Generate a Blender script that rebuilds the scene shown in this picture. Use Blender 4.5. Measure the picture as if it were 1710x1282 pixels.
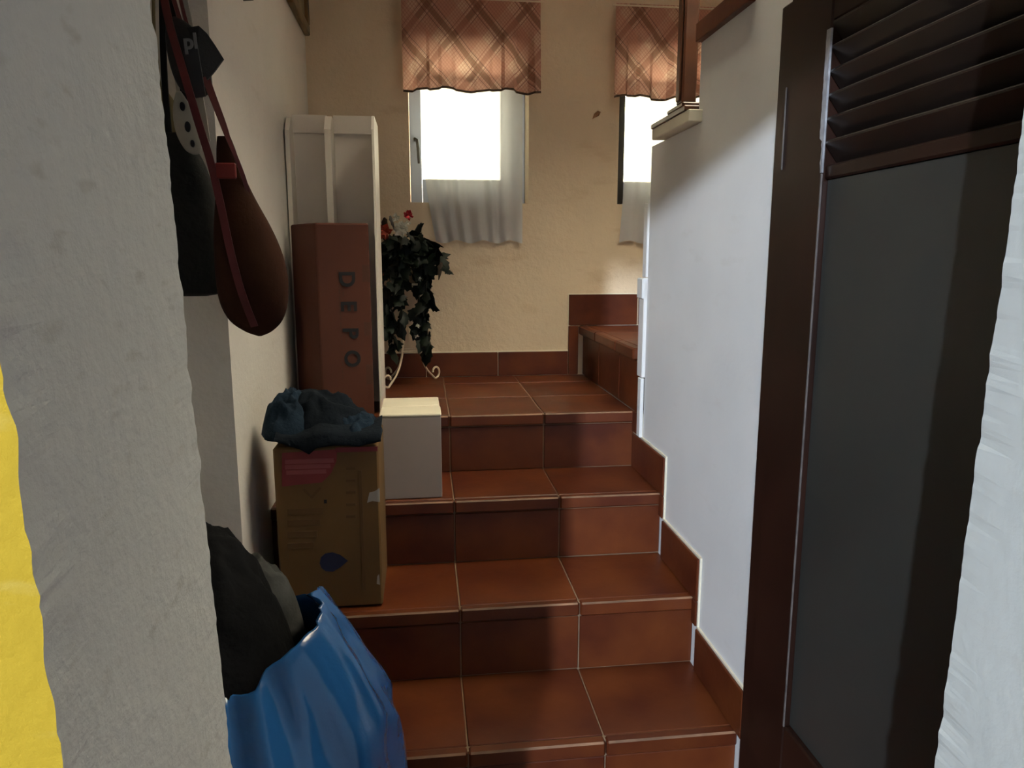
import bpy, bmesh, math, random
from mathutils import Vector, Matrix, noise
import mathutils
random.seed(7)
S = 1.11                       # survey units (riser = 0.18) -> metres (riser = 0.20)
scn = bpy.context.scene
COL = scn.collection
for o in list(bpy.data.objects): bpy.data.objects.remove(o)

# ------------------------------------------------------------------ camera
CAM = Vector((-0.6658, -1.3767, 1.0165)); YAW, PITCH, FPX = 0.12163, 0.16921, 1217.1
W_, H_ = 1710, 1282
FW = Vector((math.sin(YAW)*math.cos(PITCH), math.cos(YAW)*math.cos(PITCH), -math.sin(PITCH)))
RT = Vector((math.cos(YAW), -math.sin(YAW), 0)); UP = RT.cross(FW)
cd = bpy.data.cameras.new('camera'); cam = bpy.data.objects.new('camera', cd); COL.objects.link(cam)
cd.sensor_fit = 'HORIZONTAL'; cd.sensor_width = 36; cd.lens = FPX/W_*36; cd.clip_start = 0.02
R3 = Matrix((RT, UP, -FW)).transposed()
cam.matrix_world = Matrix.Translation(CAM*S) @ R3.to_4x4()
scn.camera = cam
# ------------------------------------------------------------------ world, exposure
w = bpy.data.worlds.new('world'); scn.world = w; w.use_nodes = True
bg = w.node_tree.nodes['Background']; bg.inputs['Color'].default_value = (1.0, 0.87, 0.68, 1); bg.inputs['Strength'].default_value = 17
scn.view_settings.view_transform = 'Standard'; scn.view_settings.look = 'None'
scn.view_settings.gamma = 1; scn.view_settings.use_curve_mapping = False
scn.view_settings.exposure = 0.35
LAMP_STRENGTH = 5200.0

def at(px, py, ax, v):
    """point where the ray through a photo pixel meets the plane axis=v"""
    d = FW + RT*((px-W_/2)/FPX) - UP*((py-H_/2)/FPX)
    return CAM + d*((v-CAM[ax])/d[ax])

# ------------------------------------------------------------------ materials
MATS = {}
def new_mat(name):
    m = bpy.data.materials.new(name); m.use_nodes = True; MATS[name] = m
    nt = m.node_tree; b = nt.nodes['Principled BSDF']
    return m, nt, b, lambda t: nt.nodes.new(t), nt.links.new
def mat(name, col, rough=.6, var=.0, scale=8, bump=0, bscale=60, spec=.5, metal=0, rand=0, coat=0, detail=4, sheen=0):
    m, nt, b, N, L = new_mat(name)
    b.inputs['Roughness'].default_value = rough; b.inputs['Metallic'].default_value = metal
    b.inputs['Specular IOR Level'].default_value = spec; b.inputs['Coat Weight'].default_value = coat
    b.inputs['Sheen Weight'].default_value = sheen
    tc = N('ShaderNodeTexCoord')
    c = (*col, 1); out = None
    if var or rand:
        no = N('ShaderNodeTexNoise'); no.inputs['Scale'].default_value = scale; no.inputs['Detail'].default_value = detail
        L(tc.outputs['Object'], no.inputs['Vector'])
        mr = N('ShaderNodeMapRange'); mr.inputs['From Min'].default_value = .3; mr.inputs['From Max'].default_value = .7
        mr.inputs['To Min'].default_value = 1-var; mr.inputs['To Max'].default_value = 1+var
        L(no.outputs['Fac'], mr.inputs['Value'])
        val = mr.outputs['Result']
        if rand:
            oi = N('ShaderNodeObjectInfo'); m2 = N('ShaderNodeMapRange'); m2.inputs['To Min'].default_value = 1-rand; m2.inputs['To Max'].default_value = 1+rand
            L(oi.outputs['Random'], m2.inputs['Value'])
            mu = N('ShaderNodeMath'); mu.operation = 'MULTIPLY'; L(val, mu.inputs[0]); L(m2.outputs['Result'], mu.inputs[1]); val = mu.outputs[0]
        vm = N('ShaderNodeVectorMath'); vm.operation = 'SCALE'; vm.inputs[0].default_value = col; L(val, vm.inputs['Scale'])
        L(vm.outputs['Vector'], b.inputs['Base Color'])
    else: b.inputs['Base Color'].default_value = c
    if bump:
        n2 = N('ShaderNodeTexNoise'); n2.inputs['Scale'].default_value = bscale; n2.inputs['Detail'].default_value = 5
        L(tc.outputs['Object'], n2.inputs['Vector'])
        bp = N('ShaderNodeBump'); bp.inputs['Strength'].default_value = bump; bp.inputs['Distance'].default_value = .01
        L(n2.outputs['Fac'], bp.inputs['Height']); L(bp.outputs['Normal'], b.inputs['Normal'])
    return m
def plaster(name, col, stain=(.40, .33, .25), amt=.35, scale=9, bump=.35, lo=.62, hi=.78):
    m, nt, b, N, L = new_mat(name)
    b.inputs['Roughness'].default_value = .85; b.inputs['Specular IOR Level'].default_value = .2
    tc = N('ShaderNodeTexCoord')
    mp = N('ShaderNodeMapping'); mp.inputs['Rotation'].default_value = (.6, .5, .3); mp.inputs['Scale'].default_value = (1, 1, 2.6); L(tc.outputs['Object'], mp.inputs['Vector'])
    n1 = N('ShaderNodeTexNoise'); n1.inputs['Scale'].default_value = scale; n1.inputs['Detail'].default_value = 6; L(mp.outputs['Vector'], n1.inputs['Vector'])
    mr = N('ShaderNodeMapRange'); mr.inputs['From Min'].default_value = lo; mr.inputs['From Max'].default_value = hi; mr.inputs['To Max'].default_value = amt
    L(n1.outputs['Fac'], mr.inputs['Value'])
    n3 = N('ShaderNodeTexNoise'); n3.inputs['Scale'].default_value = 2.5; n3.inputs['Detail'].default_value = 3; L(tc.outputs['Object'], n3.inputs['Vector'])
    m3 = N('ShaderNodeMapRange'); m3.inputs['From Min'].default_value = .3; m3.inputs['From Max'].default_value = .7; m3.inputs['To Min'].default_value = .93; m3.inputs['To Max'].default_value = 1.04
    L(n3.outputs['Fac'], m3.inputs['Value'])
    mx = N('ShaderNodeMix'); mx.data_type = 'RGBA'; mx.inputs[6].default_value = (*col, 1); mx.inputs[7].default_value = (*stain, 1); L(mr.outputs['Result'], mx.inputs[0])
    vm = N('ShaderNodeVectorMath'); vm.operation = 'SCALE'; L(mx.outputs[2], vm.inputs[0]); L(m3.outputs['Result'], vm.inputs['Scale'])
    L(vm.outputs['Vector'], b.inputs['Base Color'])
    n2 = N('ShaderNodeTexNoise'); n2.inputs['Scale'].default_value = 45; n2.inputs['Detail'].default_value = 6; n2.inputs['Roughness'].default_value = .6; L(tc.outputs['Object'], n2.inputs['Vector'])
    bp = N('ShaderNodeBump'); bp.inputs['Strength'].default_value = bump; bp.inputs['Distance'].default_value = .012
    L(n2.outputs['Fac'], bp.inputs['Height']); L(bp.outputs['Normal'], b.inputs['Normal'])
    return m
plaster('plaster', (.72, .68, .63), amt=.16, bump=.2)
plaster('plaster_right', (.74, .74, .74), amt=.10, bump=.08)
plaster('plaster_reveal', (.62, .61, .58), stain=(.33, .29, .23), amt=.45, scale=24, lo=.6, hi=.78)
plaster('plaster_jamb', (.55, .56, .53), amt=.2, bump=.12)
plaster('plaster_back', (.70, .57, .42), stain=(.45, .28, .13), amt=.4, scale=5, lo=.6, hi=.8)  # warm ambient light put into the white wall's base colour
plaster('room_paint', (.20, .195, .185), amt=.05)
mat('floor_tile', (.10, .035, .015), .5, var=.2)
plaster('plaster_yellow', (.38, .25, .018), stain=(.5, .40, .15), amt=.25, scale=20)
plaster('plaster_ceiling', (.78, .77, .74), amt=.05)

def terracotta():
    m, nt, b, N, L = new_mat('terracotta')
    tc = N('ShaderNodeTexCoord'); oi = N('ShaderNodeObjectInfo')
    ad = N('ShaderNodeVectorMath'); ad.operation = 'ADD'; L(tc.outputs['Object'], ad.inputs[0])
    sc = N('ShaderNodeVectorMath'); sc.operation = 'SCALE'; sc.inputs[0].default_value = (13, 7, 5); L(oi.outputs['Random'], sc.inputs['Scale']); L(sc.outputs['Vector'], ad.inputs[1])
    n1 = N('ShaderNodeTexNoise'); n1.inputs['Scale'].default_value = 6; n1.inputs['Detail'].default_value = 4; L(ad.outputs['Vector'], n1.inputs['Vector'])
    cr = N('ShaderNodeValToRGB'); e = cr.color_ramp.elements
    e[0].position = .32; e[0].color = (.068, .0115, .0034, 1); e[1].position = .7; e[1].color = (.132, .032, .0072, 1)
    L(n1.outputs['Fac'], cr.inputs['Fac'])
    mr = N('ShaderNodeMapRange'); mr.inputs['To Min'].default_value = .88; mr.inputs['To Max'].default_value = 1.1; L(oi.outputs['Random'], mr.inputs['Value'])
    vm = N('ShaderNodeVectorMath'); vm.operation = 'SCALE'; L(cr.outputs['Color'], vm.inputs[0]); L(mr.outputs['Result'], vm.inputs['Scale'])
    L(vm.outputs['Vector'], b.inputs['Base Color'])
    b.inputs['Roughness'].default_value = .42; b.inputs['Specular IOR Level'].default_value = .4
    n2 = N('ShaderNodeTexNoise'); n2.inputs['Scale'].default_value = 35; L(tc.outputs['Object'], n2.inputs['Vector'])
    bp = N('ShaderNodeBump'); bp.inputs['Strength'].default_value = .12; bp.inputs['Distance'].default_value = .005
    L(n2.outputs['Fac'], bp.inputs['Height']); L(bp.outputs['Normal'], b.inputs['Normal'])
terracotta()
mat('worn_edge', (.17, .088, .048), .6, var=.5, scale=12)
mat('grout', (.20, .135, .085), .9, var=.15, scale=30)
mat('door_wood', (.018, .0065, .004), .42, var=.3, scale=5, spec=.25)
mat('door_panel', (.030, .031, .028), .38, var=.1, scale=3)
mat('slat_wood', (.014, .009, .007), .32, var=.2, scale=6)
mat('moulding_highlight', (.28, .28, .30), .3, var=.4, scale=40)
mat('bead_varnish', (.10, .085, .08), .35, var=.4, scale=30)
mat('newel_wood', (.085, .030, .014), .35, var=.3, scale=9)
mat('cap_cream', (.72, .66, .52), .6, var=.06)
mat('white_plastic', (.76, .76, .76), .45)
mat('window_white', (.50, .55, .70), .4)  # blue cast of the sky put into the white frame colour
mat('window_dark', (.02, .015, .012), .4)
mat('metal_dark', (.10, .09, .08), .4, metal=.6)
mat('laminate', (.78, .72, .65), .5, var=.03)
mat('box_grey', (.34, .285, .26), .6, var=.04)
mat('laminate_lit_edge', (.90, .84, .72), .5)
mat('carton', (.090, .023, .0105), .8, var=.08, scale=5)
mat('ink', (.010, .009, .012), .8)
mat('ink_faint', (.075, .024, .012), .8)
mat('ochre_carton', (.145, .074, .018), .7, var=.15, scale=6)
mat('print_red', (.21, .028, .030), .7, var=.15)
mat('print_pink', (.27, .065, .065), .7)
mat('print_blue', (.010, .014, .05), .7)
mat('print_dark', (.115, .056, .015), .8)
mat('torn_white', (.36, .33, .29), .9)
mat('dark_cloth', (.007, .010, .015), .9, spec=.1, var=.4, scale=9, bump=.3, bscale=90)
mat('denim', (.012, .022, .036), .9, spec=.1, var=.35, scale=12, bump=.3, bscale=120)
mat('black_cloth', (.006, .006, .007), .9, spec=.1, var=.4, scale=10, bump=.3, bscale=70)
mat('grey_cloth', (.065, .065, .062), .9, spec=.1, var=.4, scale=14, bump=.3)
mat('black_leather', (.006, .006, .006), .6, spec=.2, bump=.25, bscale=60)
mat('sack_brown', (.038, .013, .0065), .85, var=.2, scale=14, bump=.1, spec=.15, bscale=150)
mat('strap_red', (.085, .006, .008), .55, var=.2, scale=20)
mat('clip_red', (.16, .012, .010), .5)
mat('cap_black', (.006, .006, .008), .75, bump=.2, bscale=150)
mat('cap_grey', (.020, .021, .026), .8)
mat('text_grey', (.16, .16, .18), .7)
mat('chalk_cloth', (.36, .34, .30), .8, var=.08)
mat('olive_cloth', (.16, .13, .06), .85, var=.3)
mat('leaf', (.0055, .010, .0055), .55, spec=.25, var=.3, scale=20, rand=.5)
mat('leaf_brown', (.022, .012, .006), .6, var=.3, scale=20)
mat('vine', (.02, .022, .012), .7)
mat('petal_white', (.70, .68, .60), .7)
mat('petal_red', (.45, .02, .03), .65)
mat('petal_orange', (.38, .05, .02), .65)
mat('hem_brown', (.12, .07, .045), .9, var=.4, scale=60)
mat('chip_brown', (.26, .12, .05), .9, var=.3, scale=50)
mat('iron_cream', (.72, .62, .46), .5)
mat('pot_wicker', (.30, .22, .13), .8, var=.2)
mat('frame_gold', (.17, .10, .035), .4, var=.25, scale=15)
mat('picture', (.24, .20, .14), .7, var=.35, scale=10)
mat('steel', (.5, .5, .5), .3, metal=1)
def blue_plastic():
    m = mat('blue_plastic', (.014, .090, .27), .24, var=.12, scale=5, bump=.35, bscale=16, coat=.3)
    b = m.node_tree.nodes['Principled BSDF']; b.inputs['Transmission Weight'].default_value = 0
blue_plastic()
def glass(name, tint):
    m = bpy.data.materials.new(name); m.use_nodes = True; MATS[name] = m; nt = m.node_tree; nt.nodes.clear()
    N, L = nt.nodes.new, nt.links.new
    o = N('ShaderNodeOutputMaterial'); t = N('ShaderNodeBsdfTransparent'); t.inputs[0].default_value = (*tint, 1); g = N('ShaderNodeBsdfGlossy'); g.inputs['Roughness'].default_value = .02
    f = N('ShaderNodeFresnel'); f.inputs[0].default_value = 1.45; mx = N('ShaderNodeMixShader'); L(f.outputs[0], mx.inputs[0]); L(t.outputs[0], mx.inputs[1]); L(g.outputs[0], mx.inputs[2]); L(mx.outputs[0], o.inputs['Surface'])
glass('pane_glass', (.96, .98, .95)); glass('pane_dimmed', (.66, .69, .64))  # second pane has a darker tint put in to dim the window daylight
def sheer():
    m = bpy.data.materials.new('sheer_voile'); m.use_nodes = True; MATS['sheer_voile'] = m; nt = m.node_tree; nt.nodes.clear()
    N, L = nt.nodes.new, nt.links.new
    o = N('ShaderNodeOutputMaterial'); t = N('ShaderNodeBsdfTransparent'); tr = N('ShaderNodeBsdfTranslucent'); tr.inputs[0].default_value = (.40, .40, .42, 1)
    d = N('ShaderNodeBsdfDiffuse'); d.inputs[0].default_value = (.86, .88, .92, 1)
    a = N('ShaderNodeMixShader'); a.inputs[0].default_value = .5; L(tr.outputs[0], a.inputs[1]); L(d.outputs[0], a.inputs[2])
    mx = N('ShaderNodeMixShader'); mx.inputs[0].default_value = .84; L(t.outputs[0], mx.inputs[1]); L(a.outputs[0], mx.inputs[2]); L(mx.outputs[0], o.inputs['Surface'])
sheer()
def plaid():
    m = bpy.data.materials.new('plaid_cotton'); m.use_nodes = True; MATS['plaid_cotton'] = m; nt = m.node_tree; nt.nodes.clear()
    N, L = nt.nodes.new, nt.links.new
    o = N('ShaderNodeOutputMaterial'); tc = N('ShaderNodeUVMap')
    mp = N('ShaderNodeMapping'); mp.inputs['Rotation'].default_value = (0, 0, math.radians(45)); L(tc.outputs[0], mp.inputs['Vector'])
    sx = N('ShaderNodeSeparateXYZ'); L(mp.outputs[0], sx.inputs[0])
    def band(sock, period, width, off=0):
        a = N('ShaderNodeMath'); a.operation = 'ADD'; a.inputs[1].default_value = off; L(sock, a.inputs[0])
        p = N('ShaderNodeMath'); p.operation = 'PINGPONG'; p.inputs[1].default_value = period/2; L(a.outputs[0], p.inputs[0])
        c = N('ShaderNodeMath'); c.operation = 'LESS_THAN'; c.inputs[1].default_value = width/2; L(p.outputs[0], c.inputs[0])
        return c.outputs[0]
    col = None
    def layer(prev, fac, color, amt):
        mu = N('ShaderNodeMath'); mu.operation = 'MULTIPLY'; mu.inputs[1].default_value = amt; L(fac, mu.inputs[0])
        mx = N('ShaderNodeMix'); mx.data_type = 'RGBA'; L(mu.outputs[0], mx.inputs[0])
        if prev is None: mx.inputs[6].default_value = (.68, .48, .38, 1)
        else: L(prev, mx.inputs[6])
        mx.inputs[7].default_value = (*color, 1); return mx.outputs[2]
    for s in (sx.outputs[0], sx.outputs[1]):
        col = layer(col, band(s, .17, .07, .02), (.55, .27, .21), .5)
        col = layer(col, band(s, .17, .026, .085), (.24, .13, .09), .75)
        col = layer(col, band(s, .17, .004, .110), (.20, .09, .08), .7)
        col = layer(col, band(s, .17, .004, .06), (.20, .09, .08), .7)
        col = layer(col, band(s, .012, .004), (.42, .18, .15), .40)
    d = N('ShaderNodeBsdfDiffuse'); L(col, d.inputs[0]); t = N('ShaderNodeBsdfTranslucent'); L(col, t.inputs[0])
    mx = N('ShaderNodeMixShader'); mx.inputs[0].default_value = .50; L(d.outputs[0], mx.inputs[1]); L(t.outputs[0], mx.inputs[2]); L(mx.outputs[0], o.inputs['Surface'])
plaid()
def emis(name, col, s):
    m, nt, b, N, L = new_mat(name); b.inputs['Base Color'].default_value = (.8, .8, .8, 1)
    b.inputs['Emission Color'].default_value = (*col, 1); b.inputs['Emission Strength'].default_value = s
emis('lamp_glow', (.74, .86, 1.0), LAMP_STRENGTH)

# ------------------------------------------------------------------ builders (survey coordinates in, metres out)
ORG = {}
def props(o, label=None, cat=None, group=None, kind=None):
    for k, v in (('label', label), ('category', cat), ('group', group), ('kind', kind)):
        if v: o[k] = v
    return o
def thing(name, base, label=None, cat=None, group=None, kind=None, parent=None):
    o = bpy.data.objects.new(name, None); o.empty_display_size = .05; COL.objects.link(o)
    base = Vector(base); ORG[o.name] = base
    if parent: o.parent = parent; o.location = (base-ORG[parent.name])*S
    else: o.location = base*S
    return props(o, label, cat, group, kind)
def link(name, me, m, parent, base, label=None, cat=None, group=None, kind=None, rot=None):
    o = bpy.data.objects.new(name, me); COL.objects.link(o); base = Vector(base); ORG[o.name] = base
    if m and not me.materials: me.materials.append(MATS[m])
    if parent: o.parent = parent; o.location = (base-ORG[parent.name])*S
    else: o.location = base*S
    if rot is not None: o.rotation_euler = rot
    return props(o, label, cat, group, kind)
def mesh_from(name, verts, faces, smooth=False, fix=True):
    me = bpy.data.meshes.new(name); me.from_pydata([tuple(Vector(v)*S) for v in verts], [], faces)
    if fix:
        bm = bmesh.new(); bm.from_mesh(me); bmesh.ops.recalc_face_normals(bm, faces=bm.faces); bm.to_mesh(me); bm.free()
    if smooth: me.polygons.foreach_set('use_smooth', [True]*len(me.polygons))
    return me
def solid(name, verts, faces, m, parent=None, smooth=False, base=None, fix=True, **k):
    vs = [Vector(v) for v in verts]
    if base is None:
        if parent: base = ORG[parent.name]
        else:
            base = Vector(((min(v.x for v in vs)+max(v.x for v in vs))/2, (min(v.y for v in vs)+max(v.y for v in vs))/2, min(v.z for v in vs)))
    base = Vector(base)
    return link(name, mesh_from(name, [v-base for v in vs], faces, smooth, fix), m, parent, base, **k)
BOXF = [(0,1,3,2), (4,6,7,5), (0,4,5,1), (2,3,7,6), (0,2,6,4), (1,5,7,3)]
def boxv(x0, x1, y0, y1, z0, z1): return [(x, y, z) for x in (x0, x1) for y in (y0, y1) for z in (z0, z1)]
def box(name, x0, x1, y0, y1, z0, z1, m, parent=None, **k): return solid(name, boxv(x0, x1, y0, y1, z0, z1), BOXF, m, parent, **k)
def boxes(name, lst, m, parent=None, **k):
    vs, fs = [], []
    for b in lst:
        n = len(vs); vs += boxv(*b); fs += [tuple(i+n for i in f) for f in BOXF]
    return solid(name, vs, fs, m, parent, **k)
CB = {}
def cbox(dx, dy, dz, ch=.002, key='t'):
    """shared chamfered box mesh, centred"""
    kk = (round(dx, 4), round(dy, 4), round(dz, 4), ch, key)
    if kk not in CB:
        bm = bmesh.new(); bmesh.ops.create_cube(bm, size=1)
        for v in bm.verts: v.co = Vector((v.co.x*dx, v.co.y*dy, v.co.z*dz))*S
        bmesh.ops.bevel(bm, geom=bm.edges[:], offset=ch*S, segments=1, affect='EDGES')
        me = bpy.data.meshes.new(key); bm.to_mesh(me); bm.free(); CB[kk] = me
    return CB[kk]
def cb(name, x0, x1, y0, y1, z0, z1, m, parent=None, ch=.002, rot=None, **k):
    me = cbox(abs(x1-x0), abs(y1-y0), abs(z1-z0), ch, m)
    return link(name, me, m, parent, ((x0+x1)/2, (y0+y1)/2, (z0+z1)/2), rot=rot, **k)
def tube(path, r, n=8, closed_ends=True):
    pts = [Vector(p) for p in path]; vs, fs = [], []
    rr = r if isinstance(r, (list, tuple)) else [r]*len(pts)
    up = Vector((.31, .2, .93)).normalized()
    for i, p in enumerate(pts):
        t = (pts[min(i+1, len(pts)-1)]-pts[max(i-1, 0)]).normalized()
        a = t.cross(up)
        if a.length < .05: a = t.cross(Vector((1, 0, 0)))
        a.normalize(); b = a.cross(t)
        for k in range(n):
            th = 2*math.pi*k/n; vs.append(p + (a*math.cos(th)+b*math.sin(th))*rr[i])
    for i in range(len(pts)-1):
        for k in range(n): fs.append((i*n+k, i*n+(k+1) % n, (i+1)*n+(k+1) % n, (i+1)*n+k))
    fs.append(tuple(range(n))); fs.append(tuple((len(pts)-1)*n+k for k in range(n)))
    return vs, fs
def spline(P, n=8):
    P = [Vector(p) for p in P]; out = []
    for i in range(len(P)-1):
        p0, p1, p2, p3 = P[max(i-1, 0)], P[i], P[i+1], P[min(i+2, len(P)-1)]
        for k in range(n):
            t = k/n
            out.append(.5*((2*p1)+(p2-p0)*t+(2*p0-5*p1+4*p2-p3)*t*t+(3*p1-p0-3*p2+p3)*t**3))
    out.append(P[-1]); return out
def ribbon(path, wid, side, th=.002):
    """flat strap: rectangular section swept along a path; side = width direction"""
    vs, fs = [], []; P = [Vector(p) for p in path]; side = Vector(side).normalized()
    for i, p in enumerate(P):
        t = (P[min(i+1, len(P)-1)]-P[max(i-1, 0)]).normalized(); a = (side - t*side.dot(t)).normalized(); b = t.cross(a)
        vs += [p+a*wid/2+b*th/2, p-a*wid/2+b*th/2, p-a*wid/2-b*th/2, p+a*wid/2-b*th/2]
    for i in range(len(P)-1):
        for k in range(4): fs.append((4*i+k, 4*i+(k+1) % 4, 4*i+4+(k+1) % 4, 4*i+4+k))
    fs += [(0, 1, 2, 3), tuple(4*(len(P)-1)+k for k in (3, 2, 1, 0))]
    return vs, fs
def lathe(profile, c, n=20):
    vs, fs = [], []; c = Vector(c)
    for r, z in profile:
        for k in range(n): a = 2*math.pi*k/n; vs.append(c+Vector((r*math.cos(a), r*math.sin(a), z)))
    for i in range(len(profile)-1):
        for k in range(n): fs.append((i*n+k, i*n+(k+1) % n, (i+1)*n+(k+1) % n, (i+1)*n+k))
    fs += [tuple(range(n)), tuple((len(profile)-1)*n+k for k in range(n))]
    return vs, fs
def fbm(p, o=3):
    s, a = 0, 1
    for i in range(o): s += a*noise.noise(Vector(p)*(2**i)); a *= .5
    return s

# ------------------------------------------------------------------ key dimensions
D, HR, TW = .2778, .18, .295           # tread depth, riser, tile width
YB, XL, XR = 1.601, -1.082, 0.0        # back wall, left stair wall, right wall faces
XREC, YREC = -1.36, .255               # recess left of the lowest steps
JX0, JX1, JY0, JY1 = -.85, -.149, -1.025, -.767   # doorway reveals and wall faces
HEAD = 1.47; FZ = -.18; CZ = 2.35
XE = 1.15
# ================================================================== SETTING
box('floor', -4.0, XE+.1, -6.3, YB+.26, FZ-.12, FZ, 'floor_tile', kind='structure')
SKY = (-.27, .62, -.26, .80)        # added roof window, out of view, sized for fill light from above
boxes('ceiling', [(XL-.5, SKY[0], JY0, YB+.3, CZ, CZ+.1), (SKY[1], XE+.1, JY0, YB+.3, CZ, CZ+.1), (SKY[0], SKY[1], JY0, SKY[2], CZ, CZ+.1), (SKY[0], SKY[1], SKY[3], YB+.3, CZ, CZ+.1)], 'plaster_ceiling', kind='structure')
box('ceiling_room', -4.1, XE+.1, -6.4, JY0-.0005, CZ, CZ+.1, 'room_paint', kind='structure')
# stair side walls
solid('wall_left', boxv(XL-.40, XL, YREC, YB, -.3, CZ), BOXF, 'plaster', kind='structure')
box('wall_recess', XREC-.1, XREC, JY1, YREC, -.3, CZ, 'plaster', kind='structure')
box('wall_far_right', XE, XE+.1, JY1, YB, -.3, CZ, 'plaster', kind='structure')
# back wall with two window openings
WIN = [(-.705, -.235, 1.238, 1.80), (.130, .600, 1.238, 1.80)]
WT = .26
lst = []
xs = [XL-.1, WIN[0][0], WIN[0][1], WIN[1][0], WIN[1][1], XE+.1]
lst += [(xs[0], xs[1], YB, YB+WT, -.3, CZ), (xs[2], xs[3], YB, YB+WT, -.3, CZ), (xs[4], xs[5], YB, YB+WT, -.3, CZ)]
for a, b, z0, z1 in WIN: lst += [(a, b, YB, YB+WT, -.3, z0), (a, b, YB, YB+WT, z1, CZ)]
boxes('wall_back', lst, 'plaster_back', kind='structure')
wbk = bpy.data.objects['wall_back']
ch = [(989, 199), (992, 190), (998, 185), (1003, 187), (1000, 193), (994, 196)]
P_ = [at(a, b, 1, YB) for a, b in ch]; n = len(P_)
solid('paint_chip', [(q.x, YB-.0025, q.z) for q in P_]+[(q.x, YB-.0002, q.z) for q in P_], [tuple(range(n)), tuple(range(2*n-1, n-1, -1))]+[(i, (i+1) % n, n+(i+1) % n, n+i) for i in range(n)], 'chip_brown', wbk)
# doorway wall (yellow on the room side, grey plaster in the reveals)
def ragged_edge_wall(name, x0, x1, side, m):
    """jamb block; its doorway face and corner wander a few millimetres like old plaster"""
    nz, ny = 300, 6; vs, fs = [], []
    zs = [FZ-.02+(HEAD-FZ+.02)*i/nz for i in range(nz+1)]; ys = [JY0+(JY1-JY0)*j/ny for j in range(ny+1)]
    xf = x1 if side > 0 else x0; xb = x0 if side > 0 else x1
    for z in zs:
        for y in ys:
            edge = min(abs(y-JY0), abs(y-JY1))
            wob = .0010*fbm((x0*3, y*5, z*5))+ (.0026*fbm((7, y*30, z*38), 4) if edge < .02 else 0)
            wob += (-.027 if side > 0 else .027)*(min(z, 1.3)-.8)
            vs.append((xf+wob, y, z))
    n1 = len(vs)
    for z in zs: vs += [(xb, JY0, z), (xb, JY1, z)]
    for i in range(nz):
        for j in range(ny): fs.append((i*(ny+1)+j, i*(ny+1)+j+1, (i+1)*(ny+1)+j+1, (i+1)*(ny+1)+j))
        a = n1+2*i
        fs.append((i*(ny+1), (i+1)*(ny+1), a+2, a)); fs.append((i*(ny+1)+ny, (i+1)*(ny+1)+ny, a+3, a+1)); fs.append((a, a+1, a+3, a+2))
    fs.append(tuple(range(ny+1))+(n1+1, n1)); fs.append(tuple(nz*(ny+1)+j for j in range(ny+1))+(n1+2*nz+1, n1+2*nz))
    o = solid(name, vs, fs, m, kind='structure')
    o.data.materials.append(MATS['plaster_yellow'])
    for p in o.data.polygons:
        if p.normal.y < -.7: p.material_index = 1
    return o
ragged_edge_wall('wall_front_left', -4.0, JX0, 1, 'plaster_reveal')
ragged_edge_wall('wall_front_right', JX1, XE, -1, 'plaster_jamb')
o = box('wall_front_above', -4.0, XE, JY0, JY1, HEAD, CZ, 'plaster_reveal', kind='structure')
o.data.materials.append(MATS['plaster_yellow'])
for p in o.data.polygons:
    if p.normal.y < -.7: p.material_index = 1
# the room the picture is taken from
box('wall_room_left', -4.1, -4.0, -6.3, JY1, -.3, CZ, 'room_paint', kind='structure')
box('wall_room_right', XE, XE+.1, -6.3, JY1, -.3, CZ, 'room_paint', kind='structure')
box('wall_room_rear', -4.1, XE+.1, -6.4, -6.3, -.3, CZ, 'room_paint', kind='structure')

# right spandrel wall under the upper flight (stepped top)
prof = [(JY1, FZ), (.836, FZ), (.836, .470), (.745, .470), (.745, 1.337), (.385, 1.337), (.385, 1.52), (.105, 1.52), (.105, 1.70), (-.175, 1.70), (-.175, 1.88), (-.455, 1.88), (-.455, 2.06), (JY1, 2.06)]
n = len(prof)
solid('wall_right', [(XR, y, z) for y, z in prof]+[(XR+.11, y, z) for y, z in prof],
      [tuple(range(n)), tuple(range(2*n-1, n-1, -1))]+[(i, (i+1) % n, n+(i+1) % n, n+i) for i in range(n)], 'plaster_right', kind='structure')
# upper flight behind it
up = thing('staircase_upper', (.6, .2, 1.2), kind='structure')
y = .745; z = 1.19
steps = []
for i in range(5):
    y1 = .665-.28*i; z1 = 1.36+.18*i
    steps.append((XR+.112, XE-.002, y1-.28, y1, z1-.30, z1))
boxes('body', steps, 'plaster', up)
for i in range(5):
    y1 = .665-.28*i; z1 = 1.36+.18*i
    cb('tread_tile', XR+.112, XE-.002, y1-.28, y1+.012, z1, z1+.014, 'terracotta', up)
# caps on the stepped top
t1 = thing('trim_1', (0, .53, 1.345), kind='structure')
cb('cap_board', -.034, .12, .360, .640, 1.338, 1.366, 'cap_cream', t1)
cb('cap_tile', -.036, .11, .384, .646, 1.3665, 1.3795, 'newel_wood', t1)
t2 = thing('trim_2', (0, .25, 1.52), kind='structure')
cb('cap_tile', -.016, .11, .100, .384, 1.52, 1.562, 'terracotta', t2)
t3 = thing('trim_3', (0, -.03, 1.70), kind='structure')
cb('cap_tile', -.016, .11, -.18, .104, 1.70, 1.742, 'terracotta', t3)

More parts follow.
